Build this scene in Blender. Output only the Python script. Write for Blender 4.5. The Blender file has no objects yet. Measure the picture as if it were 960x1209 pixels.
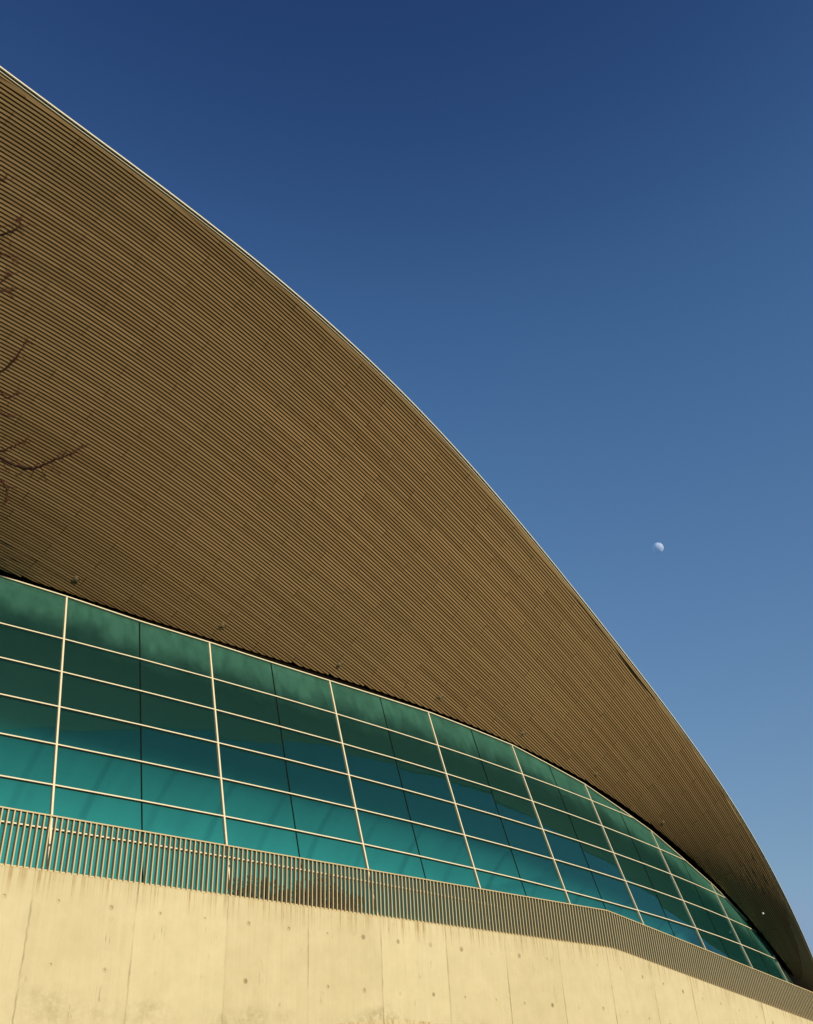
import bpy, bmesh, math, random
from mathutils import Vector, Matrix
random.seed(7)
R = math.radians
sc = bpy.context.scene
col = sc.collection
V = Vector

# ------------------------------------------------------------------ helpers
class MB:
    """collects geometry, then links it as ONE mesh object"""
    def __init__(self): self.v = []; self.f = []
    def add(self, vs, fs):
        n = len(self.v); self.v += [tuple(p) for p in vs]; self.f += [tuple(i + n for i in q) for q in fs]
    def quad(self, a, b, c, d): self.add([a, b, c, d], [(0, 1, 2, 3)])
    def bar(self, a, b, u, w, caps=True):
        """box from a to b; u and w are half-extent vectors"""
        a = V(a); b = V(b); u = V(u); w = V(w)
        p = [a - u - w, a + u - w, a + u + w, a - u + w, b - u - w, b + u - w, b + u + w, b - u + w]
        f = [(0, 1, 5, 4), (1, 2, 6, 5), (2, 3, 7, 6), (3, 0, 4, 7)]
        if caps: f += [(3, 2, 1, 0), (4, 5, 6, 7)]
        self.add(p, f)
    def sweep(self, pts, us, ws):
        """rectangular section swept along points; us, ws half-extent vectors per point"""
        vs = []
        for p, u, w in zip(pts, us, ws):
            p = V(p); vs += [p - u - w, p + u - w, p + u + w, p - u + w]
        fs = []
        for i in range(len(pts) - 1):
            for k in range(4):
                a = i * 4 + k; b = i * 4 + (k + 1) % 4
                fs.append((a, b, b + 4, a + 4))
        e = 4 * (len(pts) - 1)
        fs += [(3, 2, 1, 0), (e, e + 1, e + 2, e + 3)]
        self.add(vs, fs)
    def tube(self, pts, rads, n=6):
        vs = []
        for i, p in enumerate(pts):
            p = V(p)
            t = (V(pts[min(i + 1, len(pts) - 1)]) - V(pts[max(i - 1, 0)])).normalized()
            a = t.cross(V((.3, .5, .81))).normalized(); b = t.cross(a)
            for k in range(n):
                th = 2 * math.pi * k / n
                vs.append(p + (a * math.cos(th) + b * math.sin(th)) * rads[i])
        fs = []
        for i in range(len(pts) - 1):
            for k in range(n):
                fs.append((i * n + k, i * n + (k + 1) % n, (i + 1) * n + (k + 1) % n, (i + 1) * n + k))
        fs.append(tuple(range(n - 1, -1, -1)))
        fs.append(tuple((len(pts) - 1) * n + k for k in range(n)))
        self.add(vs, fs)
    def build(self, name, m, parent=None, smooth=False):
        me = bpy.data.meshes.new(name); me.from_pydata(self.v, [], self.f); me.update()
        me.materials.append(m)
        if smooth: me.polygons.foreach_set('use_smooth', [True] * len(me.polygons))
        o = bpy.data.objects.new(name, me); col.objects.link(o)
        if parent: o.parent = parent
        return o

def tag(o, label=None, cat=None, group=None, kind=None):
    if label: o['label'] = label
    if cat: o['category'] = cat
    if group: o['group'] = group
    if kind: o['kind'] = kind
    return o

def empty(name, loc=(0, 0, 0)):
    o = bpy.data.objects.new(name, None); o.location = loc; col.objects.link(o); return o

class Nodes:
    def __init__(self, name):
        self.m = bpy.data.materials.new(name); self.m.use_nodes = True
        self.t = self.m.node_tree; self.t.nodes.clear()
        self.out = self.n('ShaderNodeOutputMaterial')
    def n(self, typ, **kw):
        o = self.t.nodes.new(typ)
        for k, v in kw.items():
            if k in o.inputs: o.inputs[k].default_value = v
            else: setattr(o, k, v)
        return o
    def l(self, a, b): self.t.links.new(a, b)
    def math(self, op, a, b=None, c=None, clamp=False):
        o = self.t.nodes.new('ShaderNodeMath'); o.operation = op; o.use_clamp = clamp
        for i, x in enumerate((a, b, c)):
            if x is None: continue
            if isinstance(x, (int, float)): o.inputs[i].default_value = x
            else: self.l(x, o.inputs[i])
        return o.outputs[0]
    def mix(self, fac, a, b, blend='MIX'):
        o = self.t.nodes.new('ShaderNodeMix'); o.data_type = 'RGBA'; o.blend_type = blend
        for i, x in ((0, fac), (6, a), (7, b)):
            if isinstance(x, (int, float)): o.inputs[i].default_value = x
            elif isinstance(x, tuple): o.inputs[i].default_value = (*x, 1)
            else: self.l(x, o.inputs[i])
        return o.outputs[2]
    def noise(self, vec, scale, detail=4, rough=.55):
        o = self.n('ShaderNodeTexNoise', Scale=scale, Detail=detail, Roughness=rough)
        self.l(vec, o.inputs['Vector']); return o.outputs['Fac']
    def ramp(self, fac, stops):
        o = self.t.nodes.new('ShaderNodeValToRGB')
        e = o.color_ramp.elements
        while len(e) < len(stops): e.new(.5)
        for i, (p, c) in enumerate(stops):
            e[i].position = p; e[i].color = (c, c, c, 1) if isinstance(c, (int, float)) else (*c, 1)
        self.l(fac, o.inputs[0]); return o.outputs[0]
    def mapped(self, scale):
        g = self.n('ShaderNodeNewGeometry'); mp = self.n('ShaderNodeMapping')
        mp.inputs['Scale'].default_value = scale; self.l(g.outputs['Position'], mp.inputs[0]); return mp.outputs[0]
    def principled(self, color, rough=.6, metal=0., spec=.5, normal=None):
        p = self.n('ShaderNodeBsdfPrincipled', Roughness=rough if isinstance(rough, float) else .5, Metallic=metal)
        p.inputs['Specular IOR Level'].default_value = spec
        if isinstance(color, tuple): p.inputs['Base Color'].default_value = (*color, 1)
        else: self.l(color, p.inputs['Base Color'])
        if not isinstance(rough, float): self.l(rough, p.inputs['Roughness'])
        if normal: self.l(normal, p.inputs['Normal'])
        self.l(p.outputs[0], self.out.inputs[0]); return p
    def bump(self, h, strength=.3, dist=.01):
        b = self.n('ShaderNodeBump', Strength=strength, Distance=dist); self.l(h, b.inputs['Height']); return b.outputs[0]

# ------------------------------------------------------------------ the shapes of the place (metres; X along the hall, Y into it)
GN = V((0.0845, 0.3159, 1.0))                       # the glazing leans back along this
PC = (1.0130641968246067e-05, 0.003710461213135368, -0.2556365164740264, 23.380723164443687)
ZT5 = 10.09                                         # height of the fifth transom
ROW = 1.1217
def plan(X): return ((PC[0] * X + PC[1]) * X + PC[2]) * X + PC[3]
XN = [2.2 + (11.05 - 2.2) * k / 4 for k in range(4)] + [11.05, 13.23, 15.46, 17.67, 19.92, 22.12, 24.36, 26.6, 28.86, 31.1, 33.34, 35.6, 37.87, 40.08, 42.30, 44.5, 46.7]
def plan_f(X):                                      # faceted: flat between joints
    if X >= XN[-1]: return plan(XN[-1]) + (X - XN[-1]) * (plan(XN[-1]) - plan(XN[-2])) / (XN[-1] - XN[-2])
    for a, b in zip(XN, XN[1:]):
        if X <= b: break
    return plan(a) + (plan(b) - plan(a)) * (X - a) / (b - a)
def glass(X, z, off=0.0):
    """point on the glazing reached from plan position X at transom level; off = metres proud of it"""
    s = z - ZT5
    p = V((X, plan_f(X), ZT5)) + GN * s
    return p + NG * off
NG = V((0.02, -0.955, 0.30)).normalized()
# head of the glazing: (plan X at transom level, height)
HEAD = []
for (x, y, z) in [(-.5, 24.9, 16.3), (4.5, 24.3, 16.3), (9.763, 23.283, 16.233), (11.573, 22.933, 16.144), (13.736, 22.535, 15.993), (15.981, 22.201, 15.953), (18.16, 21.904, 15.90),
                  (20.419, 21.674, 15.895), (22.66, 21.483, 15.93), (24.998, 21.386, 15.98), (29.394, 21.175, 15.86), (33.755, 21.008, 15.316), (38.224, 20.894, 14.279),
                  (40.573, 20.824, 13.438), (42.626, 20.827, 12.757), (45.948, 20.819, 11.305), (46.804, 20.603, 10.157), (47.281, 20.383, 9.175), (47.7, 20.2, 8.0)]:
    HEAD.append((x - GN.x * (z - ZT5), z))
def lerp_table(t, x):
    if x <= t[0][0]: return t[0][1]
    for (a, p), (b, q) in zip(t, t[1:]):
        if x <= b: return p + (q - p) * (x - a) / (b - a)
    return t[-1][1]
def head(X): return lerp_table(HEAD, X)

# roof underside: height field fitted over the plan
TERMS = [(0, 0), (1, 0), (0, 1), (2, 0), (1, 1), (0, 2), (3, 0), (2, 1), (1, 2), (3, 1), (4, 0), (0, 3), (2, 2), (1, 3), (0, 4)]
QC = [17.483477761472862, -0.9695556467950179, -9.005553930169102, -0.2816588143769416, 0.19368609659928004, 1.8834719410741525, -0.11458967782296152,
      1.257151809444136, 0.6805822894269988, 0.203570055146688, -0.11723625451233938, 2.841783671826011, 0.9834653577336839, -0.2510819017639918, -0.42021986860701804]
BETA = 0.12701995256977072
PITCH = 0.0695
def zf0(X, Y):
    x = (X - 25) / 10; v = (Y - 20) / 10
    return sum(c * x ** a * v ** b for c, (a, b) in zip(QC, TERMS))
def clampx(X): return min(max(X, 2.5), 48.5)
def zf(X, Y):
    c = clampx(X)
    if c == X: return zf0(X, Y)
    return zf0(c, Y) + (zf0(c + .05, Y) - zf0(c - .05, Y)) / .1 * (X - c)
def grad(X, Y):
    e = .02; return (zf(X + e, Y) - zf(X - e, Y)) / (2 * e), (zf(X, Y + e) - zf(X, Y - e)) / (2 * e)
def poly(c, x):
    r = 0
    for k in c: r = r * x + k
    return r
PO = [2.4696522343356904e-07, -3.0297215680922078e-05, 0.0013248133397006595, -0.02454219428932909, 0.301665570956882, 12.685160708993513]
PI_ = [1.3818502560547575e-07, -2.5334541276117428e-05, 0.001669962998226373, -0.04801777658023251, 0.5017562143142067, 21.37160140495155]
def lin_out(c, X, lo, hi):
    k = min(max(X, lo), hi); y = poly(c, k)
    if k != X: y += (poly(c, k + .05) - poly(c, k - .05)) / .1 * (X - k)
    return y
def yout(X): return lin_out(PO, X, 3.2, 48.0)
def yin(X): return lin_out(PI_, X, 9.0, 48.0)
XL, XR = -9.0, 53.0

# concrete wall line
KX = 29.07
def ywall(X): return 19.65 + (X - 9.5) * (17.9 - 19.65) / 19.8 if X < 29.3 else 17.9 + (X - 29.3) * (17.45 - 17.9) / 13.
def ztop(X): return 7.72 + (X - 9.47) * .0183 if X < KX else 8.078 - (X - KX) * .0992
def zrail(X): return ztop(X) + 1.152

# ------------------------------------------------------------------ materials
def mat_concrete():
    N = Nodes('board_marked_concrete')
    pos = N.n('ShaderNodeNewGeometry').outputs['Position']
    sep = N.n('ShaderNodeSeparateXYZ'); N.l(pos, sep.inputs[0]); x, z = sep.outputs[0], sep.outputs[2]
    att = N.n('ShaderNodeAttribute', attribute_name='below'); h = att.outputs['Fac']
    pan = N.math('FLOOR', N.math('DIVIDE', N.math('SUBTRACT', x, 10.235), 2.304))
    wn = N.n('ShaderNodeTexWhiteNoise', noise_dimensions='1D'); N.l(pan, wn.inputs['W'])
    big = N.noise(pos, .35, 5, .6); med = N.noise(pos, 2.2, 6, .65); fine = N.noise(pos, 30, 4, .7)
    stre = N.noise(N.mapped((3.5, 3.5, .16)), 2.0, 5, .65)
    fibre = N.noise(N.mapped((22, 22, .5)), 1.6, 3, .6)
    c = N.mix(N.ramp(stre, [(.35, 0.), (.75, 1.)]), (.60, .515, .37), (.50, .42, .285))
    c = N.mix(N.math('MULTIPLY', N.ramp(big, [(.42, 0.), (.66, 1.)]), .62), c, (.44, .37, .235))
    c = N.mix(N.math('MULTIPLY', N.ramp(fibre, [(.40, 0.), (.70, 1.)]), .42), c, (.42, .35, .22))
    c = N.mix(N.math('MULTIPLY', N.ramp(fine, [(.35, 1.), (.6, 0.)]), .10), c, (.34, .28, .18))
    c = N.mix(.40, c, N.mix(wn.outputs['Value'], (.62, .54, .40), (.47, .39, .265)), 'MIX')
    c = N.mix(.36, c, N.mix(N.ramp(med, [(.3, 0.), (.7, 1.)]), (.62, .53, .385), (.47, .40, .27)))
    # a tide of dirt across the panels where the shutter pours met
    dn = N.noise(N.mapped((1, 1, 1.5)), .7, 3, .5)
    band = N.math('ADD', h, N.math('MULTIPLY', N.math('SUBTRACT', dn, .5), 1.3))
    bm = N.ramp(N.math('DIVIDE', band, 6.), [(.0, 0.), (.36, 0.), (.42, 1.), (.50, .35), (.7, .35), (1., 0.)])
    bn = N.math('MULTIPLY', bm, N.math('MULTIPLY', N.ramp(N.noise(pos, 5, 6, .75), [(.40, 0.), (.68, 1.)]), N.ramp(N.noise(N.mapped((1, 1, .3)), .55, 3, .5), [(.42, .08), (.66, 1.)])))
    c = N.mix(N.math('MULTIPLY', bn, .78), c, (.25, .20, .11))
    # drips from the coping: short brown runs
    rn = N.noise(N.mapped((9, 9, .02)), 1.7, 3, .6)
    run = N.math('MULTIPLY', N.ramp(rn, [(.50, 0.), (.68, 1.)]), N.ramp(N.math('ADD', h, N.math('MULTIPLY', rn, -.25)), [(.0, 1.), (.10, .6), (.42, 0.)]))
    c = N.mix(N.math('MULTIPLY', run, .75), c, (.30, .20, .085))
    rim = N.ramp(h, [(.0, 1.), (.05, 0.)])
    c = N.mix(N.math('MULTIPLY', rim, .22), c, (.36, .25, .12))
    # shutter joints, broken hairlines
    wob = N.math('MULTIPLY', N.math('SUBTRACT', N.noise(N.mapped((1, 1, 3)), 3, 3), .5), .05)
    u = N.math('DIVIDE', N.math('ADD', N.math('SUBTRACT', x, 10.235), wob), 2.304)
    d = N.math('MULTIPLY', N.math('ABSOLUTE', N.math('SUBTRACT', u, N.math('ROUND', u))), 2.304)
    wid = N.math('MULTIPLY', N.noise(N.mapped((.5, .5, 1)), 2.0, 4, .7), .05)
    line = N.math('SUBTRACT', 1.0, N.math('DIVIDE', d, wid), clamp=True)
    brk = N.ramp(N.noise(N.mapped((.8, .8, .55)), 1.4, 3, .6), [(.38, .10), (.62, 1.)])
    lm = N.math('MULTIPLY', N.math('POWER', line, .7), brk)
    c = N.mix(N.math('MULTIPLY', lm, .74), c, (.16, .12, .06))
    # loose vertical cracks and scratches between the joints
    ck = N.noise(N.mapped((5.2, 5.2, .42)), 1.0, 4, .55)
    cl = N.ramp(N.math('ABSOLUTE', N.math('SUBTRACT', ck, .5)), [(.0, 1.), (.006, .6), (.014, 0.)])
    cm = N.math('MULTIPLY', cl, N.ramp(N.noise(N.mapped((1.3, 1.3, 1.1)), 1.7, 2), [(.60, 0.), (.70, 1.)]))
    c = N.mix(N.math('MULTIPLY', cm, .6), c, (.17, .125, .06))
    # halo of damp round the tie holes
    at2 = N.n('ShaderNodeAttribute', attribute_name='halo')
    hl = N.math('MULTIPLY', at2.outputs['Fac'], N.math('ADD', .35, N.noise(pos, 8, 3)))
    c = N.mix(N.math('MULTIPLY', hl, .8), c, (.20, .155, .085))
    hgt = N.math('SUBTRACT', N.math('ADD', N.math('MULTIPLY', fine, .25), N.math('MULTIPLY', fibre, .5)), N.math('MULTIPLY', lm, 2.5))
    c = N.mix(1.0, c, (.97, 1.0, .985), 'MULTIPLY')
    N.principled(c, .85, spec=.25, normal=N.bump(hgt, .35, .01))
    return N.m

def mat_wood():
    N = Nodes('oiled_timber_batten')
    g = N.n('ShaderNodeNewGeometry'); pos = g.outputs['Position']; rnd = g.outputs['Random Per Island']
    grain = N.noise(N.mapped((2.0, 14, 14)), 3, 5, .6)
    patch = N.noise(pos, .22, 4, .55)
    c = N.mix(rnd, (.325, .218, .110), (.50, .348, .188))
    c = N.mix(N.math('MULTIPLY', grain, .35), c, (.28, .18, .082))
    c = N.mix(N.ramp(patch, [(.35, 0.), (.7, .45)]), c, (.36, .262, .142))
    N.principled(c, .62, spec=.25, normal=N.bump(grain, .15, .004))
    return N.m

def mat_plain(name, color, rough=.5, metal=0., spec=.5, var=.12, scale=6):
    N = Nodes(name)
    pos = N.n('ShaderNodeNewGeometry').outputs['Position']
    n = N.noise(pos, scale, 5, .6)
    dark = tuple(k * (1 - var) for k in color); lite = tuple(min(1, k * (1 + var)) for k in color)
    N.principled(N.mix(n, dark, lite), rough, metal, spec); return N.m

def mat_glass():
    N = Nodes('tinted_solar_glass')
    pos = N.n('ShaderNodeNewGeometry').outputs['Position']
    # faint vertical water runs; top row's reflected light painted in pale under the head
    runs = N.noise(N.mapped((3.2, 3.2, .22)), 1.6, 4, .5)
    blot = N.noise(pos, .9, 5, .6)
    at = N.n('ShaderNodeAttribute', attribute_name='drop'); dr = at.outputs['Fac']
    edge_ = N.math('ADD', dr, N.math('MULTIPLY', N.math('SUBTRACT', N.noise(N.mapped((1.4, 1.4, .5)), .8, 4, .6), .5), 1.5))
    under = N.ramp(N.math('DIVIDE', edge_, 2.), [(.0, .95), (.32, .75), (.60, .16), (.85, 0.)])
    dirt_and_light = N.math('MULTIPLY', N.ramp(runs, [(.30, .62), (.75, 1.)]), N.ramp(blot, [(.25, .68), (.7, 1.)]))
    dirt_and_light = N.math('ADD', N.math('MULTIPLY', dirt_and_light, under), N.math('MULTIPLY', dirt_and_light, .03))
    tr = N.n('ShaderNodeBsdfTransparent'); tr.inputs[0].default_value = (.20, .65, .73, 1)
    gl = N.n('ShaderNodeBsdfGlossy', Roughness=.015); gl.inputs['Color'].default_value = (.42, .86, .88, 1)
    wav = N.noise(pos, .55, 2, .5)
    N.l(N.bump(wav, .10, .05), gl.inputs['Normal'])
    fr = N.n('ShaderNodeFresnel', IOR=1.62)
    mx = N.n('ShaderNodeMixShader'); N.l(fr.outputs[0], mx.inputs[0]); N.l(tr.outputs[0], mx.inputs[1]); N.l(gl.outputs[0], mx.inputs[2])
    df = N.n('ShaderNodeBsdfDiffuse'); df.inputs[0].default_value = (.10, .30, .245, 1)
    m2 = N.n('ShaderNodeMixShader'); N.l(N.math('ADD', .01, N.math('MULTIPLY', dirt_and_light, .44)), m2.inputs[0])
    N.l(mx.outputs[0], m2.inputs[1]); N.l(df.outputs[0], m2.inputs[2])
    N.l(m2.outputs[0], N.out.inputs[0]); return N.m

def mat_moon():
    N = Nodes('moon_rock')
    tc = N.n('ShaderNodeTexCoord').outputs['Object']
    maria = N.ramp(N.noise(tc, .11, 4, .55), [(.42, 0.), (.62, 1.)])
    c = N.mix(maria, (.34, .37, .50), (.20, .22, .30))
    d = N.n('ShaderNodeBsdfDiffuse'); N.l(c, d.inputs[0])
    t = N.n('ShaderNodeBsdfTransparent'); t.inputs[0].default_value = (.91, .91, .91, 1)   # the bright air in front of the moon shows through its dark limb
    a = N.n('ShaderNodeAddShader'); N.l(d.outputs[0], a.inputs[0]); N.l(t.outputs[0], a.inputs[1]); g = N.n('ShaderNodeNewGeometry'); t2 = N.n('ShaderNodeBsdfTransparent'); m = N.n('ShaderNodeMixShader')
    N.l(g.outputs['Backfacing'], m.inputs[0]); N.l(a.outputs[0], m.inputs[1]); N.l(t2.outputs[0], m.inputs[2]); N.l(m.outputs[0], N.out.inputs[0])
    return N.m

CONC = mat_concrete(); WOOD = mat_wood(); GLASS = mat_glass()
FRAME = mat_plain('cream_powder_coated_metal', (.66, .60, .475), .42, 0., .4, .10)
RAIL = mat_plain('cream_railing_paint', (.48, .39, .24), .45, 0., .45, .08, 3)
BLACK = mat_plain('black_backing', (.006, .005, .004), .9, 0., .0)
JAMB = mat_plain('shade_painted_end_frame', (.07, .075, .075), .5)
JOINT = mat_plain('dark_silicone_joint', (.006, .008, .007), .9, 0., .0)
LIP = mat_plain('pale_anodised_edge', (.68, .65, .56), .3, .0, .6, .04)
CHAN = mat_plain('olive_edge_channel', (.05, .040, .018), .7)
ROOFM = mat_plain('standing_seam_aluminium', (.45, .46, .47), .4, .8, .5, .1, .5)
LINING = mat_plain('white_hall_lining', (.72, .72, .68), .9, 0., .1, .03, .4)
FLOOR = mat_plain('grey_hall_floor', (.02, .022, .022), .7)
DARKC = mat_plain('dark_hall_ceiling', (.04, .036, .03), .8, 0., .2)
LAMPM = mat_plain('brown_lamp_housing', (.20, .15, .085), .4)
LAMPW = mat_plain('sunlit_lamp_housing', (.75, .75, .74), .4)
BARK = mat_plain('reddish_brown_bark', (.036, .015, .010), .8, 0., .2, .35, 40)
BUD = mat_plain('red_brown_buds', (.085, .026, .015), .7, 0., .2, .3, 60)
LEAF = mat_plain('olive_brown_leaves', (.085, .070, .030), .7, 0., .2, .4, 20)
GRASS = mat_plain('dark_winter_grass', (.035, .040, .018), .9, 0., .1, .4, .2)
PAVE = mat_plain('dark_paving', (.045, .044, .042), .85, 0., .2, .25, 1.5)

# ------------------------------------------------------------------ ground and terrace
mb = MB(); mb.quad((-900, -900, 0), (900, -900, 0), (900, 900, 0), (-900, 900, 0))
tag(mb.build('ground', PAVE), 'dark paved ground around the hall', 'ground', kind='structure')
mb = MB(); nb = 90                                   # unseen bank added behind the camera to block low sky light
vs = []
for k in range(nb + 1):
    th = math.pi / 2 + R(60) + R(240) * k / nb
    f_ = min(1, min(k, nb - k) / 8)
    for (r_, z_) in ((70, -.3), (95, 5), (125, 15), (150, 21), (190, 22), (260, -1)):
        z_ = z_ * f_ * (1 + .12 * math.sin(k * 1.7) + .08 * math.sin(k * .63)) if z_ > 0 else z_
        vs.append((r_ * math.cos(th), r_ * math.sin(th), z_))
fs = [(k * 6 + j, (k + 1) * 6 + j, (k + 1) * 6 + j + 1, k * 6 + j + 1) for k in range(nb) for j in range(5)]
mb.add(vs, fs)
tag(mb.build('horizon_blocker', GRASS, None, True), 'unseen dark grassy bank added behind the viewer to block horizon sky light', 'horizon_blocker', kind='structure')
mb = MB()
xs = [-14 + 1.0 * k for k in range(70)]
for a, b in zip(xs, xs[1:]):
    def tz(X): return ztop(X) - .12
    mb.quad((a, ywall(a) + .28, tz(a)), (b, ywall(b) + .28, tz(b)), (b, ywall(b) + 2.6, tz(b)), (a, ywall(a) + 4.6, tz(a)))
tag(mb.build('terrace', PAVE), 'narrow paved terrace between concrete wall and glazing', 'terrace', kind='structure')

# ------------------------------------------------------------------ concrete wall, with real tie holes
def build_wall():
    vs = []; fs = []; below = []; halo = []
    idx = {}
    def vert(X, h, off=0., hal=0.):
        k = (round(X, 4), round(h, 4), round(off, 4))
        if k in idx:
            halo[idx[k]] = max(halo[idx[k]], hal); return idx[k]
        idx[k] = len(vs); vs.append((X, ywall(X) + off, ztop(X) - h)); below.append(h); halo.append(hal); return idx[k]
    hs = [0., 1.16, 2.36, 3.56, 4.76, 5.96, 8.6]
    rows = [.56, 1.76, 2.96, 4.16, 5.36, None]
    X0 = 10.235 - 2.304 * 10; ncell = 52
    for i in range(ncell):
        xa = X0 + 1.152 * i; xb = xa + 1.152; xc = .5 * (xa + xb)
        for j in range(6):
            ha, hb = hs[j], hs[j + 1]
            if rows[j] is None:
                fs.append((vert(xa, ha), vert(xa, hb), vert(xb, hb), vert(xb, ha))); continue
            rr = random.uniform(.026, .036); cx = xc + random.uniform(-.02, .02); ch = rows[j] + random.uniform(-.02, .02)
            filled = random.random() < .35
            hal = random.choice([.1, .2, .3, .5, 1.0])
            n = 12
            outer = []
            for k in range(n):                       # points on the cell outline, counter-clockwise from the +X side
                th = 2 * math.pi * k / n; c, s = math.cos(th), math.sin(th)
                t = 1 / max(abs(c), abs(s))
                px = xc + .5 * (xb - xa) * max(-1, min(1, c * t)); ph = .5 * (ha + hb) + .5 * (hb - ha) * max(-1, min(1, s * t))
                outer.append(vert(px, ph))
            # 12 points miss the corners; corners are added as triangles
            def ring(r, off, hv): return [vert(cx + r * math.cos(2 * math.pi * k / n), ch + r * math.sin(2 * math.pi * k / n), off, hv) for k in range(n)]
            h2 = ring(rr * 2.3, 0., 0.); h1 = ring(rr * 1.2, 0., hal); a = ring(rr, 0., hal)
            b = ring(rr * .8, -.002 if filled else .014, hal)
            for k in range(n):
                m = (k + 1) % n
                fs.append((outer[k], h2[k], h2[m], outer[m])); fs.append((h2[k], h1[k], h1[m], h2[m])); fs.append((h1[k], a[k], a[m], h1[m])); fs.append((a[k], b[k], b[m], a[m]))
            fs.append(tuple(b))
            for (sx, sh, k) in ((xb, hb, 1), (xa, hb, 4), (xa, ha, 7), (xb, ha, 10)):
                fs.append((outer[k], outer[k + 1], vert(sx, sh)))
    # top, back
    xe = X0 + 1.152 * ncell
    for i in range(ncell):
        xa = X0 + 1.152 * i; xb = xa + 1.152
        n = len(vs)
        # small chamfer then the flat top
        for (X, off, h) in ((xa, .015, -.012), (xb, .015, -.012), (xb, .30, -.012), (xa, .30, -.012), (xb, .30, 8.6), (xa, .30, 8.6)):
            vs.append((X, ywall(X) + off, ztop(X) - h)); below.append(max(h, 0)); halo.append(0)
        fs.append((vert(xa, 0.), vert(xb, 0.), n + 1, n)); fs.append((n, n + 1, n + 2, n + 3)); fs.append((n + 3, n + 2, n + 4, n + 5))
    me = bpy.data.meshes.new('concrete_wall'); me.from_pydata(vs, [], fs); me.update(); me.materials.append(CONC)
    at = me.attributes.new('below', 'FLOAT', 'POINT'); at.data.foreach_set('value', below)
    at = me.attributes.new('halo', 'FLOAT', 'POINT'); at.data.foreach_set('value', halo)
    o = bpy.data.objects.new('concrete_wall', me); col.objects.link(o)
    bm = bmesh.new(); bm.from_mesh(me); bmesh.ops.recalc_face_normals(bm, faces=bm.faces); bm.to_mesh(me); bm.free()
    return o
tag(build_wall(), 'sunlit pale concrete retaining wall with shutter joints and tie holes below the railing', 'wall')

# ------------------------------------------------------------------ railing of deep flat bars
rl = tag(empty('railing', (20, ywall(20), ztop(20))), 'cream metal railing of close upright flat bars along the top of the concrete wall', 'railing')
rl_off = V(rl.location)
def shift(mb, d): mb.v = [tuple(V(p) - d) for p in mb.v]
mb = MB()
xs = [-8 + 1.0 * k for k in range(37)] + [KX] + [30 + 1.0 * k for k in range(26)]
pts = [V((X, ywall(X) + .07, zrail(X))) for X in xs]
mb.sweep(pts, [V((0, .050, 0))] * len(pts), [V((0, 0, .014))] * len(pts)); shift(mb, rl_off)
mb.build('top_rail', RAIL, rl)
mb = MB()
pts = [V((X, ywall(X) + .09, ztop(X) + .035)) for X in xs]
mb.sweep(pts, [V((0, .012, 0))] * len(pts), [V((0, 0, .020))] * len(pts)); shift(mb, rl_off)
mb.build('bottom_rail', RAIL, rl)
BSP = .1305
def bar_mb(mb, X):
    y = ywall(X) + .072
    a = V((X, y, ztop(X) - .0)); b = V((X, y, zrail(X) - .016))
    mb.bar(a, b, (.0140, 0, 0), (0, .043, 0), caps=False)
rest = MB(); nbar = 0
X = -7.5
while X < 54:
    if X > 9.1 and nbar < 100:
        m = MB(); bar_mb(m, X); shift(m, rl_off); m.build('baluster', RAIL, rl); nbar += 1
    else:
        bar_mb(rest, X)
    X += BSP
shift(rest, rl_off)
tag(rest.build('balusters', RAIL, rl), kind='stuff')

# ------------------------------------------------------------------ the hall: glazing, soffit, roof
hall = tag(empty('swimming_hall', (24, 20, 7.6)), 'swimming hall with a sweeping timber slatted roof over a leaning teal glass wall', 'building')
H0 = V(hall.location)
def part(mb, name, m, smooth=False, parent=hall):
    if parent is hall: shift(mb, H0)
    else: shift(mb, H0)
    return mb.build(name, m, parent, smooth)

levels = [7.75] + [ZT5 + ROW * k for k in range(-1, 5)] + [99]      # sill, t6, t5 .. t1, head
BAYS = [(XN[i], XN[i + 1], XN[i + 2]) for i in range(0, len(XN) - 1, 2)]
BAYS.append((46.7, None, 47.9))
SIL = levels[0]
for (xa, xm, xb) in BAYS:
    for r in range(len(levels) - 1):
        z0, z1 = levels[r], levels[r + 1]
        mb = MB(); jb = MB(); drop = []
        cells = [(xa, xm), (xm, xb)] if xm else [(xa, xb)]
        made = False
        for (a, b) in cells:
            ns = 12; t0_, tu_, tv_ = random.uniform(-.002, .002), random.gauss(0, .004), random.gauss(0, .004)
            def gp(x_, z_): return glass(x_, z_, t0_ + tu_ * ((x_ - a) / (b - a) - .5) + tv_ * ((z_ - z0) / ROW - .5))
            for k in range(ns):
                p, q = a + (b - a) * k / ns, a + (b - a) * (k + 1) / ns
                tp, tq = min(z1, head(p)), min(z1, head(q))
                if tp <= z0 + .01 and tq <= z0 + .01: continue
                tp = max(tp, z0); tq = max(tq, z0)
                mb.quad(gp(p, z0), gp(q, z0), gp(q, tq), gp(p, tp)); made = True
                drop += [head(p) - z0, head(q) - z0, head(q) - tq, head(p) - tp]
        if not made: continue
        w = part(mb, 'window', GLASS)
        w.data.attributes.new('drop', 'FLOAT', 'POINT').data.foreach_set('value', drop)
        if xm:
            t = min(z1, head(xm))
            if t > z0 + .05:
                e = (glass(xm + .5, ZT5) - glass(xm - .5, ZT5)).normalized()
                jb.bar(glass(xm, z0, .004), glass(xm, t - .02, .004), e * .0165, NG * .006)
                part(jb, 'glazing_joint', JOINT, parent=w)
for (xa, xm, xb) in BAYS:
    if xa < 2: continue
    t = head(xa)
    mb = MB(); e = V((1, (plan(xa + .1) - plan(xa - .1)) / .2, 0)).normalized()
    mb.bar(glass(xa, SIL, .02), glass(xa, t, .02), e * .0225, NG * .036)
    part(mb, 'mullion', FRAME)
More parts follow.
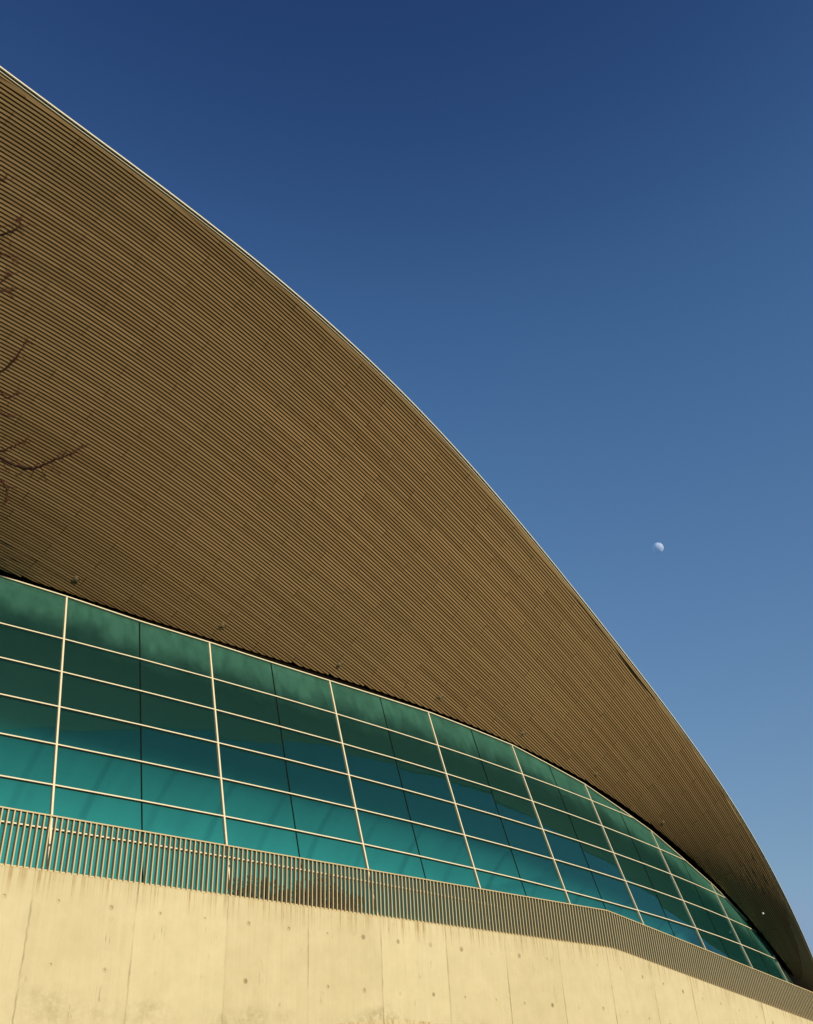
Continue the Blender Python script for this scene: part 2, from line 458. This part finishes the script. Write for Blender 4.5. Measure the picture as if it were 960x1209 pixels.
for z in levels[1:-1]:
    xs = []
    X = XN[0]
    while X < 48 and head(X) > z: xs.append(X); X += .25
    for xn in XN:
        if head(xn) > z: xs.append(xn)
    # run up to where the head frame cuts it
    while X - xs[-1] > .002 or True:
        hi = max(xs); lo = hi; step = .25
        for _ in range(12):
            step /= 2
            if head(lo + step) > z: lo += step
        xs.append(lo); break
    xs = sorted(set(round(x, 4) for x in xs))
    mb = MB()
    mb.sweep([glass(x, z, .017) for x in xs], [GN.normalized() * .018] * len(xs), [NG * .036] * len(xs))
    part(mb, 'transom', FRAME)
mb = MB(); hx = [-.5 + .4 * k for k in range(122)]; hx = [x for x in hx if x < HEAD[-1][0]]
for (x, z) in HEAD: hx.append(x)
hx = sorted(set(round(x, 3) for x in hx if x >= 2.0))
pts = [glass(x, head(x), .02) for x in hx]
us = []
for i in range(len(pts)):
    t = (pts[min(i + 1, len(pts) - 1)] - pts[max(i - 1, 0)]).normalized(); us.append(t.cross(NG).normalized() * .020)
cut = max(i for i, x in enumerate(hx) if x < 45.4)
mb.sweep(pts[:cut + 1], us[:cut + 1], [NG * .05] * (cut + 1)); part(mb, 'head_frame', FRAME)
mb = MB(); mb.sweep(pts[cut:], us[cut:], [NG * .05] * (len(pts) - cut)); part(mb, 'jamb', JAMB)  # shade on the frame's far end painted in as dark grey
# black recess between head frame and timber
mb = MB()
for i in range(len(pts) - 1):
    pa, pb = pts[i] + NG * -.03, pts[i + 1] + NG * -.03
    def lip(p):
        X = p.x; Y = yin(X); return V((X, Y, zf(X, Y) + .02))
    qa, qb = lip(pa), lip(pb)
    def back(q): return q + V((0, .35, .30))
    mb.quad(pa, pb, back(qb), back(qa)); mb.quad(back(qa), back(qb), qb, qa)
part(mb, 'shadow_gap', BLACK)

# soffit backing
mb = MB()
xs = [XL + .5 * k for k in range(int((XR - XL) / .5) + 1)]
NY = 24
def nrm_at(X, Y):
    gx, gy = grad(X, Y); return V((gx, gy, -1)).normalized()
grid = []
for X in xs:
    yo, yi = yout(X) + .07, yin(X)
    row = []
    for k in range(NY + 1):
        Y = yo + (yi - yo) * k / NY
        row.append(V((X, Y, zf(X, Y))) - nrm_at(X, Y) * .11)
    grid.append(row)
n = len(grid)
mb.v = [tuple(p) for r in grid for p in r]
mb.f = [(i * (NY + 1) + k, i * (NY + 1) + k + 1, (i + 1) * (NY + 1) + k + 1, (i + 1) * (NY + 1) + k) for i in range(n - 1) for k in range(NY)]
part(mb, 'soffit_backing', BLACK, True)

# timber battens: straight in plan, following the curve of the roof
D = V((math.cos(BETA), math.sin(BETA), 0)); Nn = V((-math.sin(BETA), math.cos(BETA), 0))
mb = MB()
def inside(p, q):
    X = D.x * p + Nn.x * q; Y = D.y * p + Nn.y * q
    return XL < X < XR and yout(X) + .098 < Y < yin(X)
PLEN = 2.9; GAP = .0135; HALF = PITCH * .30; DEP = .003
def station(p, q):
    X = D.x * p + Nn.x * q; Y = D.y * p + Nn.y * q
    gx, gy = grad(X, Y)
    T = (D + V((0, 0, gx * D.x + gy * D.y))).normalized()
    n_ = V((gx, gy, -1)).normalized()
    s = Nn + V((0, 0, gx * Nn.x + gy * Nn.y))          # one metre of plan across the battens
    return V((X, Y, zf(X, Y))), s, n_
def cross(pi, po, q):
    """where the line q leaves the roof between pi (inside) and po (outside)"""
    for _ in range(10):
        m = (pi + po) / 2
        if inside(m, q): pi = m
        else: po = m
    return pi
def ends(p_edge, q, out):
    """mitred end of a batten: where its two long edges and its middle meet the roof boundary; out = -1 start, +1 end"""
    r = []
    for dq in (-HALF, HALF):
        a = p_edge
        if inside(a, q + dq):
            b = a
            for _ in range(24):
                b += .1 * out
                if not inside(b, q + dq): break
            r.append(cross(b - .1 * out, b, q + dq))
        else:
            b = a; ok = False
            for _ in range(24):
                b -= .1 * out
                if inside(b, q + dq): ok = True; break
            r.append(cross(b, b + .1 * out, q + dq) if ok else p_edge)
    return r
k = 0
qv = 4.0
while qv < 27:
    p = -8.0; step = .25; start = None; ivals = []      # stretches of this line lying under the roof
    while p < 62:
        ins = inside(p, qv)
        if ins and start is None: start = cross(p, p - step, qv)
        if not ins and start is not None: ivals.append((start, cross(p - step, p, qv))); start = None
        p += step
    off = PLEN / 2 if (k // 4) % 2 else 0.
    for (a, b) in ivals:
        ea, eb = ends(a, qv, -1), ends(b, qv, 1)
        j = math.floor((a - off) / PLEN)
        while True:
            s0 = max(a, off + j * PLEN + GAP / 2); s1 = min(b, off + (j + 1) * PLEN - GAP / 2)
            j += 1
            if s0 >= b: break
            if s1 - s0 < .02: continue
            l0, l1 = (s0, s0) if s0 > a else ea
            h0, h1 = (s1, s1) if s1 < b else eb
            if h0 - l0 < .01 or h1 - l1 < .01: continue
            ns = max(1, int(math.ceil((s1 - s0) / 1.0)))
            lift = random.uniform(-.003, .003)
            vs = []
            for i in range(ns + 1):
                t = i / ns
                P0, _, n0 = station(l0 + (h0 - l0) * t, qv - HALF); P1, _, n1 = station(l1 + (h1 - l1) * t, qv + HALF)
                P0 = P0 + n0 * lift; P1 = P1 + n1 * lift
                vs += [P0, P1, P1 - n1 * DEP, P0 - n0 * DEP]
            fs = []
            for i in range(ns):
                o4 = 4 * i
                fs += [(o4, o4 + 1, o4 + 5, o4 + 4), (o4 + 1, o4 + 2, o4 + 6, o4 + 5), (o4 + 3, o4, o4 + 4, o4 + 7)]
            e = 4 * ns
            fs += [(3, 2, 1, 0), (e, e + 1, e + 2, e + 3)]
            mb.add(vs, fs)
    qv += PITCH; k += 1
part(mb, 'timber_soffit', WOOD)

# roof edge: two pale metal lips with a dark channel between
xs = [XL + .35 * k for k in range(int((XR - XL) / .35) + 1)]
def edge(X, dy):
    Y = yout(X) + dy; return V((X, Y, zf(X, Y)))
def sweep_edge(dy, hw, hh, lift, name, m):
    mb = MB(); pts = [edge(X, dy) for X in xs]; us = []; ws = []; q = []
    for i, X in enumerate(xs):
        t = (pts[min(i + 1, len(pts) - 1)] - pts[max(i - 1, 0)]).normalized()
        h_ = t.cross(V((0, 0, 1))).normalized()
        us.append(h_ * hw); ws.append(V((0, 0, hh))); q.append(pts[i] + V((0, 0, lift)))
    mb.sweep(q, us, ws); return part(mb, name, m)
sweep_edge(.058, .012, .021, .016, 'edge_trim', LIP)
sweep_edge(.0, .014, .021, .012, 'edge_trim', LIP)
sweep_edge(.028, .012, .040, .062, 'edge_channel', CHAN)
mb = MB(); q_ = []; us = []; ws = []
for i, X in enumerate(xs):
    a_, b_ = edge(X, .060), edge(X, .140); n_ = nrm_at(X, yout(X) + .09)
    q_.append((a_ + b_) / 2 - n_ * .004); us.append((b_ - a_) / 2); ws.append(n_ * .004)
mb.sweep(q_, us, ws); part(mb, 'edge_board', WOOD)
# roof shell
mb = MB(); NW = 14
grid = []
for X in xs[::3] + [xs[-1]]:
    row = []
    e = edge(X, .016) + V((0, 0, .036))
    prof = [(0, 0.0), (.4, .03), (1.2, .16), (3, .55), (6, 1.2), (10, 1.8), (15, 2.1), (20, 2.0), (26, 1.6), (32, .9)]
    for (w, h) in prof: row.append(V((e.x, e.y + w, e.z + h)))
    row.append(V((e.x, e.y + 36, max(e.z - 4, .2)))); row.append(V((e.x, e.y + 36.5, .1)))
    grid.append(row)
m_ = len(grid[0])
mb.v = [tuple(p) for r in grid for p in r]
mb.f = [(i * m_ + k, (i + 1) * m_ + k, (i + 1) * m_ + k + 1, i * m_ + k + 1) for i in range(len(grid) - 1) for k in range(m_ - 1)]
part(mb, 'roof', ROOFM, True)

# inside of the hall: a white ceiling that curves down into the back wall, and the floor
xs2 = [-6 + 1.0 * k for k in range(55)]
ZB = 8.6
CEIL = [(.08, 16.15), (.8, 15.93), (1.8, 15.60), (3.0, 15.19), (4.0, 14.84), (4.57, 14.63)]
COVE = CEIL + [(5.0, 14.44), (5.45, 14.16), (5.84, 13.82), (6.2, 13.44), (6.5, 13.04), (6.78, 12.6), (7.05, 12.1), (7.3, 11.5), (7.5, 10.8), (7.63, 10.0), (7.7, 9.2), (7.72, 8.2), (7.72, 5.2)]  # cove profile shaped so the sunlight fades upward across the panes
def hall_rows(prof):
    out = []
    for X in xs2:
        g = glass(X, head(X)); zt = min(head(X), 16.2)
        k_ = max(.3, (zt - ZB) / (16.2 - ZB)); out.append([V((g.x, g.y + d * k_, ZB + (z - ZB) * (zt - ZB) / (16.2 - ZB) if z > ZB else z)) for (d, z) in prof])
    return out
def sheet(grid):
    mb = MB(); m_ = len(grid[0]); mb.v = [tuple(p) for r in grid for p in r]
    mb.f = [(i * m_ + k, (i + 1) * m_ + k, (i + 1) * m_ + k + 1, i * m_ + k + 1) for i in range(len(grid) - 1) for k in range(m_ - 1)]
    return mb
gw = hall_rows(COVE)
part(sheet(gw), 'hall_wall', LINING, True)
mb = MB()
for side in (0, len(gw) - 1):
    r = gw[side]; base = [V((p.x, p.y, 5.0)) for p in r]
    for k in range(len(r) - 1): mb.quad(r[k], r[k + 1], base[k + 1], base[k])
part(mb, 'hall_end_wall', DARKC)
mb = MB(); mb.quad((-8, 19.9 + 4, 7.45), (49, 18.6 + 1.0, 6.6), (49, 40, 6.6), (-8, 40, 7.45)); part(mb, 'hall_floor', FLOOR)
mb = MB()
xs3 = [-8 + 1.0 * k for k in range(57)]
for a, b in zip(xs3, xs3[1:]):
    ga, gb = glass(max(a, 2.2), 7.75, .03), glass(max(b, 2.2), 7.75, .03)
    ga.x, gb.x = a, b
    mb.quad(ga, gb, V((b, gb.y - .4, 5.2)), V((a, ga.y - .4, 5.2)))
part(mb, 'plinth', CONC)

# recessed downlights let into the timber just above the glass
for i, (x, y) in enumerate([(6.6, 23.0), (11.542, 22.478), (16.273, 21.976), (20.76, 21.513), (25.243, 21.024), (29.681, 20.756), (34.232, 20.616), (38.73, 20.487), (44.945, 19.828)]):
    z = zf(x, y); n_ = nrm_at(x, y); a = n_.orthogonal().normalized(); b = n_.cross(a); c = V((x, y, z))
    K = 24
    def ring_(prof, m, name, parent=hall):
        mb = MB(); vs = []
        for k in range(K):
            th = 2 * math.pi * k / K
            for (r_, h_) in prof: vs.append(c + (a * math.cos(th) + b * math.sin(th)) * r_ + n_ * h_)
        L = len(prof); fs = []
        for k in range(K):
            m_ = (k + 1) % K
            for s_ in range(L - 1): fs.append((k * L + s_, m_ * L + s_, m_ * L + s_ + 1, k * L + s_ + 1))
        mb.add(vs, fs)
        if prof[-1][0] < .06: mb.add([vs[k * L + L - 1] for k in range(K)], [tuple(range(K))])
        return part(mb, name, m, True, parent)
    lt = ring_([(.108, .001), (.105, .012), (.094, .012), (.090, -.05)], LAMPM, 'downlight')
    ring_([(.090, -.012), (.062, -.012)], BLACK, 'lamp_recess', lt)
    ring_([(.066, -.02), (.066, .012), (.058, .020), (.03, .024)] if i < 8 else [(.05, -.02), (.05, .05), (.04, .066), (.02, .07)], LAMPW if i == 8 else LAMPM, 'lamp_lens', lt)  # sunlight on the last lamp painted in as white

# ------------------------------------------------------------------ bushes behind the railing, standing in for a tree reflected in the glass
def reflection_bush(x0, x1, ht, ns, label):
    xc = .5 * (x0 + x1); root = tag(empty('reflection_shrub', (xc, ywall(xc) + .45, ztop(xc) - .1)), label, 'reflection_shrub', 'tree reflection stand-ins behind the railing')
    off = V(root.location); st = MB(); lf = MB()
    for _ in range(ns):
        X = random.uniform(x0, x1); edge_f = min(X - x0, x1 - X) / (.5 * (x1 - x0))
        b = V((X, ywall(X) + random.uniform(.30, .62), ztop(X) - .12))
        h = ht * random.uniform(.55, 1.0) * (.55 + .45 * min(1, edge_f * 1.8))
        tip = b + V((random.gauss(0, .10), random.gauss(-.02, .06), h))
        mid = (b + tip) / 2 + V((random.gauss(0, .03), random.gauss(0, .03), 0))
        st.tube([b, mid, tip], [.007, .005, .002], 4)
        for _ in range(int(16 * h / .8)):
            t = random.uniform(.15, 1.0); p = b.lerp(tip, t) + V((random.gauss(0, .02), random.gauss(0, .02), 0))
            d = V((random.gauss(0, .5), random.gauss(0, .5), random.uniform(.2, 1))).normalized() * random.uniform(.05, .10)
            s = d.cross(V((random.random(), random.random(), random.random()))).normalized() * random.uniform(.010, .020)
            lf.quad(p, p + d * .5 + s, p + d, p + d * .5 - s)
    shift(st, off); shift(lf, off)
    st.build('stem', BARK, root); lf.build('foliage', LEAF, root)
reflection_bush(15.2, 16.9, .85, 110, 'low dark stems standing in for a tree reflection in the glass, left end')
reflection_bush(16.7, 19.2, 1.05, 220, 'tall dark stems standing in for a tree reflection in the glass, right end')

# ------------------------------------------------------------------ bare tree just out of frame, its twigs reaching in
CAMP = V((0, 0, 1.6))
RM = Matrix(((0.6839270365585371, 0.39163912172096044, 0.6155181613907849), (-0.7277942273095152, 0.42476918649930356, 0.5384112748593457), (-0.05059022987893395, -0.8162045923286358, 0.5755438229209328)))
tree = tag(empty('bare_tree', (0.35, 8.1, 0)), 'leafless reddish tree reaching thin budding twigs in front of the timber roof', 'tree')
T0 = V(tree.location)
U = (RM @ V((1, 0, 0))); W = -(RM @ V((0, 1, 0)))
LIMB = V((2.207, 6.266, 7.672))                          # the twigs hang in a fan about this point
def tw(u, w, d=0.): return LIMB + U * u + W * w + (LIMB - CAMP).normalized() * d
# twig lines in metres (u to the right, w up) about the limb point
S_ = 8.23 / 1176.
def TP(lst, d=0.): return [tw(x * S_, (400 - y) * S_, d) for x, y in lst]
main = [
    ([(-55, 305), (-22, 286), (0, 273), (9, 270), (19, 267), (25, 260), (24, 252)], .011, .35),
    ([(-60, 300), (-22, 290), (0, 298), (6, 296), (13, 302), (21, 307)], .006, .2),
    ([(-50, 372), (-22, 352), (0, 336), (6, 331), (12, 324)], .007, -.2),
    ([(-55, 352), (-25, 338), (0, 342), (9, 345), (18, 340)], .007, .1),
    ([(-60, 480), (-25, 462), (0, 442), (13, 430), (20, 422), (27, 410), (32, 402)], .010, .25),
    ([(-58, 440), (-25, 452), (0, 459), (7, 471), (15, 467), (21, 463)], .006, -.15),
    ([(-40, 478), (0, 487), (4, 493), (15, 496)], .005, .3),
    ([(-70, 520), (-30, 528), (0, 540), (10, 546), (20, 550), (31, 553), (40, 553), (48, 551), (57, 546), (70, 541), (80, 538), (92, 531), (103, 525)], .013, .0),
    ([(-30, 540), (0, 536), (10, 531), (20, 528), (31, 523)], .007, .15),
    ([(-45, 545), (-15, 553), (0, 563), (4, 569), (8, 576), (9, 584), (7, 591)], .008, -.1),
    ([(-40, 205), (-12, 212), (2, 212), (8, 206)], .005, .1),
]
side = [([(24, 263), (30, 262), (37, 260), (45, 261)], .004, .35), ([(24, 266), (26, 270), (28, 273)], .003, .35), ([(-10, 266), (0, 263), (13, 262)], .005, .3),
        ([(8, 272), (13, 283), (11, 290)], .003, .35), ([(9, 345), (15, 350), (19, 356)], .004, .1), ([(7, 471), (10, 476)], .003, -.15), ([(13, 430), (12, 425)], .003, .25), ([(22, 420), (28, 424)], .003, .25),
        ([(40, 554), (38, 560), (35, 563)], .004, 0), ([(48, 552), (53, 562), (55, 568)], .004, 0), ([(53, 549), (62, 555), (70, 559)], .003, 0), ([(74, 540), (77, 535), (79, 532)], .003, 0),
        ([(88, 534), (95, 536)], .003, 0), ([(4, 571), (9, 573), (16, 573)], .003, -.1), ([(12, 547), (20, 544), (27, 545)], .004, .05), ([(28, 553), (24, 560), (19, 562)], .003, .02),
        ([(2, 541), (7, 553), (12, 557)], .004, 0.), ([(60, 545), (64, 541)], .002, 0), ([(20, 530), (24, 533)], .002, .15)]
bd = MB()
fork = [V((.60, 7.35, 6.2)), V((.75, 7.2, 7.4)), V((.85, 7.15, 8.5))]
trunk_pts = [V((.35, 8.1, -.1)), V((.38, 8.05, 1.5)), V((.42, 7.85, 3.2)), V((.52, 7.55, 4.8)), fork[0], fork[1], fork[2], V((.8, 7.0, 9.6))]
tm = MB(); tm.tube(trunk_pts, [.16, .14, .125, .105, .08, .06, .04, .012], 12); shift(tm, T0); trunk = tm.build('trunk', BARK, tree, True)
for (px, r0, d) in main:
    pts = TP(px, d)
    f_ = min(fork + [trunk_pts[3]], key=lambda q: abs(q.z - (pts[0].z - .35)))
    path = [f_, f_.lerp(pts[0], .5) + V((0, 0, -.06))] + pts
    # soften
    for _ in range(2):
        q = [path[0]]
        for a, b in zip(path, path[1:]): q += [a.lerp(b, .25), a.lerp(b, .75)]
        q.append(path[-1]); path = q
    path = [p + V((random.gauss(0, .0025), random.gauss(0, .0025), random.gauss(0, .0025))) for p in path]
    L = len(path); rad = [max(.0022, (r0 * 1.8) * (1 - i / L) ** 1.1 if i < L * .3 else r0 * (1 - i / L) ** .7 * 1.4) for i in range(L)]
    m = MB(); m.tube(path, rad, 6); shift(m, T0); br = m.build('branch', BARK, tree, True)
    for _ in range(9):
        i = random.randrange(int(L * .45), L - 1); d0 = (path[i + 1] - path[i]).normalized()
        d1 = (d0 + V((random.gauss(0, .7), random.gauss(0, .7), random.gauss(.1, .7)))).normalized(); ln = random.uniform(.04, .12)
        q1 = path[i] + d1 * ln * .5; q2 = q1 + (d1 + V((random.gauss(0, .4), random.gauss(0, .4), random.gauss(.2, .4)))).normalized() * ln * .5
        bd.tube([path[i], q1, q2], [.0028, .0022, .0012], 4)
        for q in (q1, q2): bd.tube([q, q + V((random.gauss(0, 1), random.gauss(0, 1), random.gauss(.3, 1))).normalized() * .016], [.0034, .001], 4)
    for i in range(int(L * .35), L):
        for _ in range(2):
            p = path[i] + V((random.gauss(0, .012), random.gauss(0, .012), random.gauss(0, .012)))
            if random.random() < .75:
                d_ = V((random.gauss(0, 1), random.gauss(0, 1), random.gauss(.3, 1))).normalized() * random.uniform(.012, .03)
                bd.tube([path[i], path[i] + d_, path[i] + d_ * 1.5], [.0018, .0034, .0008], 4)
m = bd
for (px, r0, d) in side:
    pts = TP(px, d); m.tube(pts, [max(.0018, r0 * (1 - .7 * i / len(pts))) for i in range(len(pts))], 5)
    for p in pts[1:]:
        for _ in range(3):
            d_ = V((random.gauss(0, 1), random.gauss(0, 1), random.gauss(.2, 1))).normalized() * random.uniform(.012, .028)
            m.tube([p, p + d_], [.002, .0025], 4)
shift(m, T0); tag(m.build('twigs', BUD, tree), kind='stuff')
# the rest of the crown, to the left of the frame
rc = MB()
random.seed(21)
def grow(p, d, r, n):
    if n == 0 or r < .003: return
    L = random.uniform(.35, .7) * (1 if n > 1 else .7)
    q = p + d * L + V((random.gauss(0, .03), random.gauss(0, .03), .02))
    rc.tube([p, p.lerp(q, .5) + V((random.gauss(0, .015),) * 3), q], [r, r * .85, r * .7], 5)
    for _ in range(2 if random.random() < .8 else 3):
        grow(q, (d + V((random.gauss(-.12, .4), random.gauss(.05, .4), random.gauss(.15, .35)))).normalized(), r * .62, n - 1)
for (pp, d) in ((fork[0], (-.8, .3, .6)), (fork[1], (-.6, .7, .5)), (fork[1], (-.7, -.5, .5)), (fork[2], (-.4, .6, .8)), (trunk_pts[3], (-.7, -.5, .5))):
    grow(pp, V(d).normalized(), .045, 5)
shift(rc, T0); tag(rc.build('crown', BARK, tree), kind='stuff')

# ------------------------------------------------------------------ moon
md = V((0.7775053285382172, 0.35845942396414743, 0.516712981708386)); DIST = 5200.0
bm = bmesh.new(); bmesh.ops.create_uvsphere(bm, u_segments=48, v_segments=24, radius=DIST * 6.3 / 1176.)
me = bpy.data.meshes.new('moon'); bm.to_mesh(me); bm.free(); me.materials.append(mat_moon())
me.polygons.foreach_set('use_smooth', [True] * len(me.polygons))
mo = bpy.data.objects.new('moon', me); mo.location = CAMP + md * DIST; col.objects.link(mo)
tag(mo, 'pale daytime gibbous moon in the clear blue sky', 'moon')

# ------------------------------------------------------------------ light, sky, camera
SEL, SAZ = R(19.5), R(-3.5)                          # sun behind the camera, low
sd = V((math.sin(SAZ) * math.cos(SEL), -math.cos(SAZ) * math.cos(SEL), math.sin(SEL)))
sl = bpy.data.lights.new('sun', 'SUN'); sl.energy = 5.0; sl.angle = R(2.4); sl.color = (1.0, .87, .565)
so = bpy.data.objects.new('sun', sl); so.rotation_euler = sd.to_track_quat('Z', 'Y').to_euler(); col.objects.link(so)
w = bpy.data.worlds.new('World'); sc.world = w; w.use_nodes = True
nt = w.node_tree; nt.nodes.clear()
sk = nt.nodes.new('ShaderNodeTexSky'); sk.sky_type = 'NISHITA'; sk.sun_disc = False
sk.sun_elevation = SEL; sk.sun_rotation = math.atan2(sd.x, sd.y)
sk.altitude = 50; sk.air_density = 1.0; sk.dust_density = .6; sk.ozone_density = 2.0
bg = nt.nodes.new('ShaderNodeBackground'); bg.inputs[1].default_value = .10
ou = nt.nodes.new('ShaderNodeOutputWorld')
# deep polarised winter blue: the sky texture, deepened towards the zenith
def wn(t, **k):
    o = nt.nodes.new(t)
    for a_, b_ in k.items(): setattr(o, a_, b_)
    return o
tc_ = wn('ShaderNodeTexCoord'); sx = wn('ShaderNodeSeparateXYZ'); nt.links.new(tc_.outputs['Generated'], sx.inputs[0])
rp = wn('ShaderNodeValToRGB'); rp.color_ramp.interpolation = 'B_SPLINE'; nt.links.new(sx.outputs[2], rp.inputs[0])
STOPS = [(0., (1.10, 1.10, 1.05)), (.246, (1.18, 1.22, 1.20)), (.388, (1.14, 1.32, 1.40)), (.524, (1.0, 1.28, 1.46)), (.627, (.89, 1.23, 1.48)), (.73, (.70, 1.07, 1.40)), (.84, (.39, .62, 1.02)), (.95, (.26, .46, .86))]
el_ = rp.color_ramp.elements
while len(el_) < len(STOPS): el_.new(.5)
for e_, (p_, c_) in zip(el_, STOPS): e_.position = p_; e_.color = (*[x / 2 for x in c_], 1)
def vm(op, a, b):
    o = wn('ShaderNodeVectorMath', operation=op); nt.links.new(a, o.inputs[0])
    if isinstance(b, tuple): o.inputs[1].default_value = b
    else: nt.links.new(b, o.inputs[1])
    return o.outputs[0]
v_ = vm('MULTIPLY', vm('MULTIPLY', sk.outputs[0], rp.outputs[0]), (2., 2., 2.))
v_ = vm('MINIMUM', v_, (2.4, 3.6, 5.2))
nt.links.new(v_, bg.inputs[0])
nt.links.new(bg.outputs[0], ou.inputs[0])

cd = bpy.data.cameras.new('camera'); cd.sensor_fit = 'VERTICAL'; cd.sensor_height = 24; cd.lens = 1175.903 / 1209 * 24
cd.clip_start = .05; cd.clip_end = 12000
co = bpy.data.objects.new('camera', cd); col.objects.link(co)
right = RM @ V((1, 0, 0)); upv = -(RM @ V((0, 1, 0))); bk = -(RM @ V((0, 0, 1)))
co.matrix_world = Matrix(((right.x, upv.x, bk.x, CAMP.x), (right.y, upv.y, bk.y, CAMP.y), (right.z, upv.z, bk.z, CAMP.z), (0, 0, 0, 1)))
sc.camera = co
sc.render.engine = 'CYCLES'
sc.cycles.caustics_reflective = False; sc.cycles.caustics_refractive = False; sc.cycles.max_bounces = 8; sc.cycles.transparent_max_bounces = 12; sc.cycles.diffuse_bounces = 4
vs_ = sc.view_settings; vs_.view_transform = 'Standard'; vs_.look = 'None'; vs_.exposure = 0; vs_.gamma = 1; vs_.use_curve_mapping = False
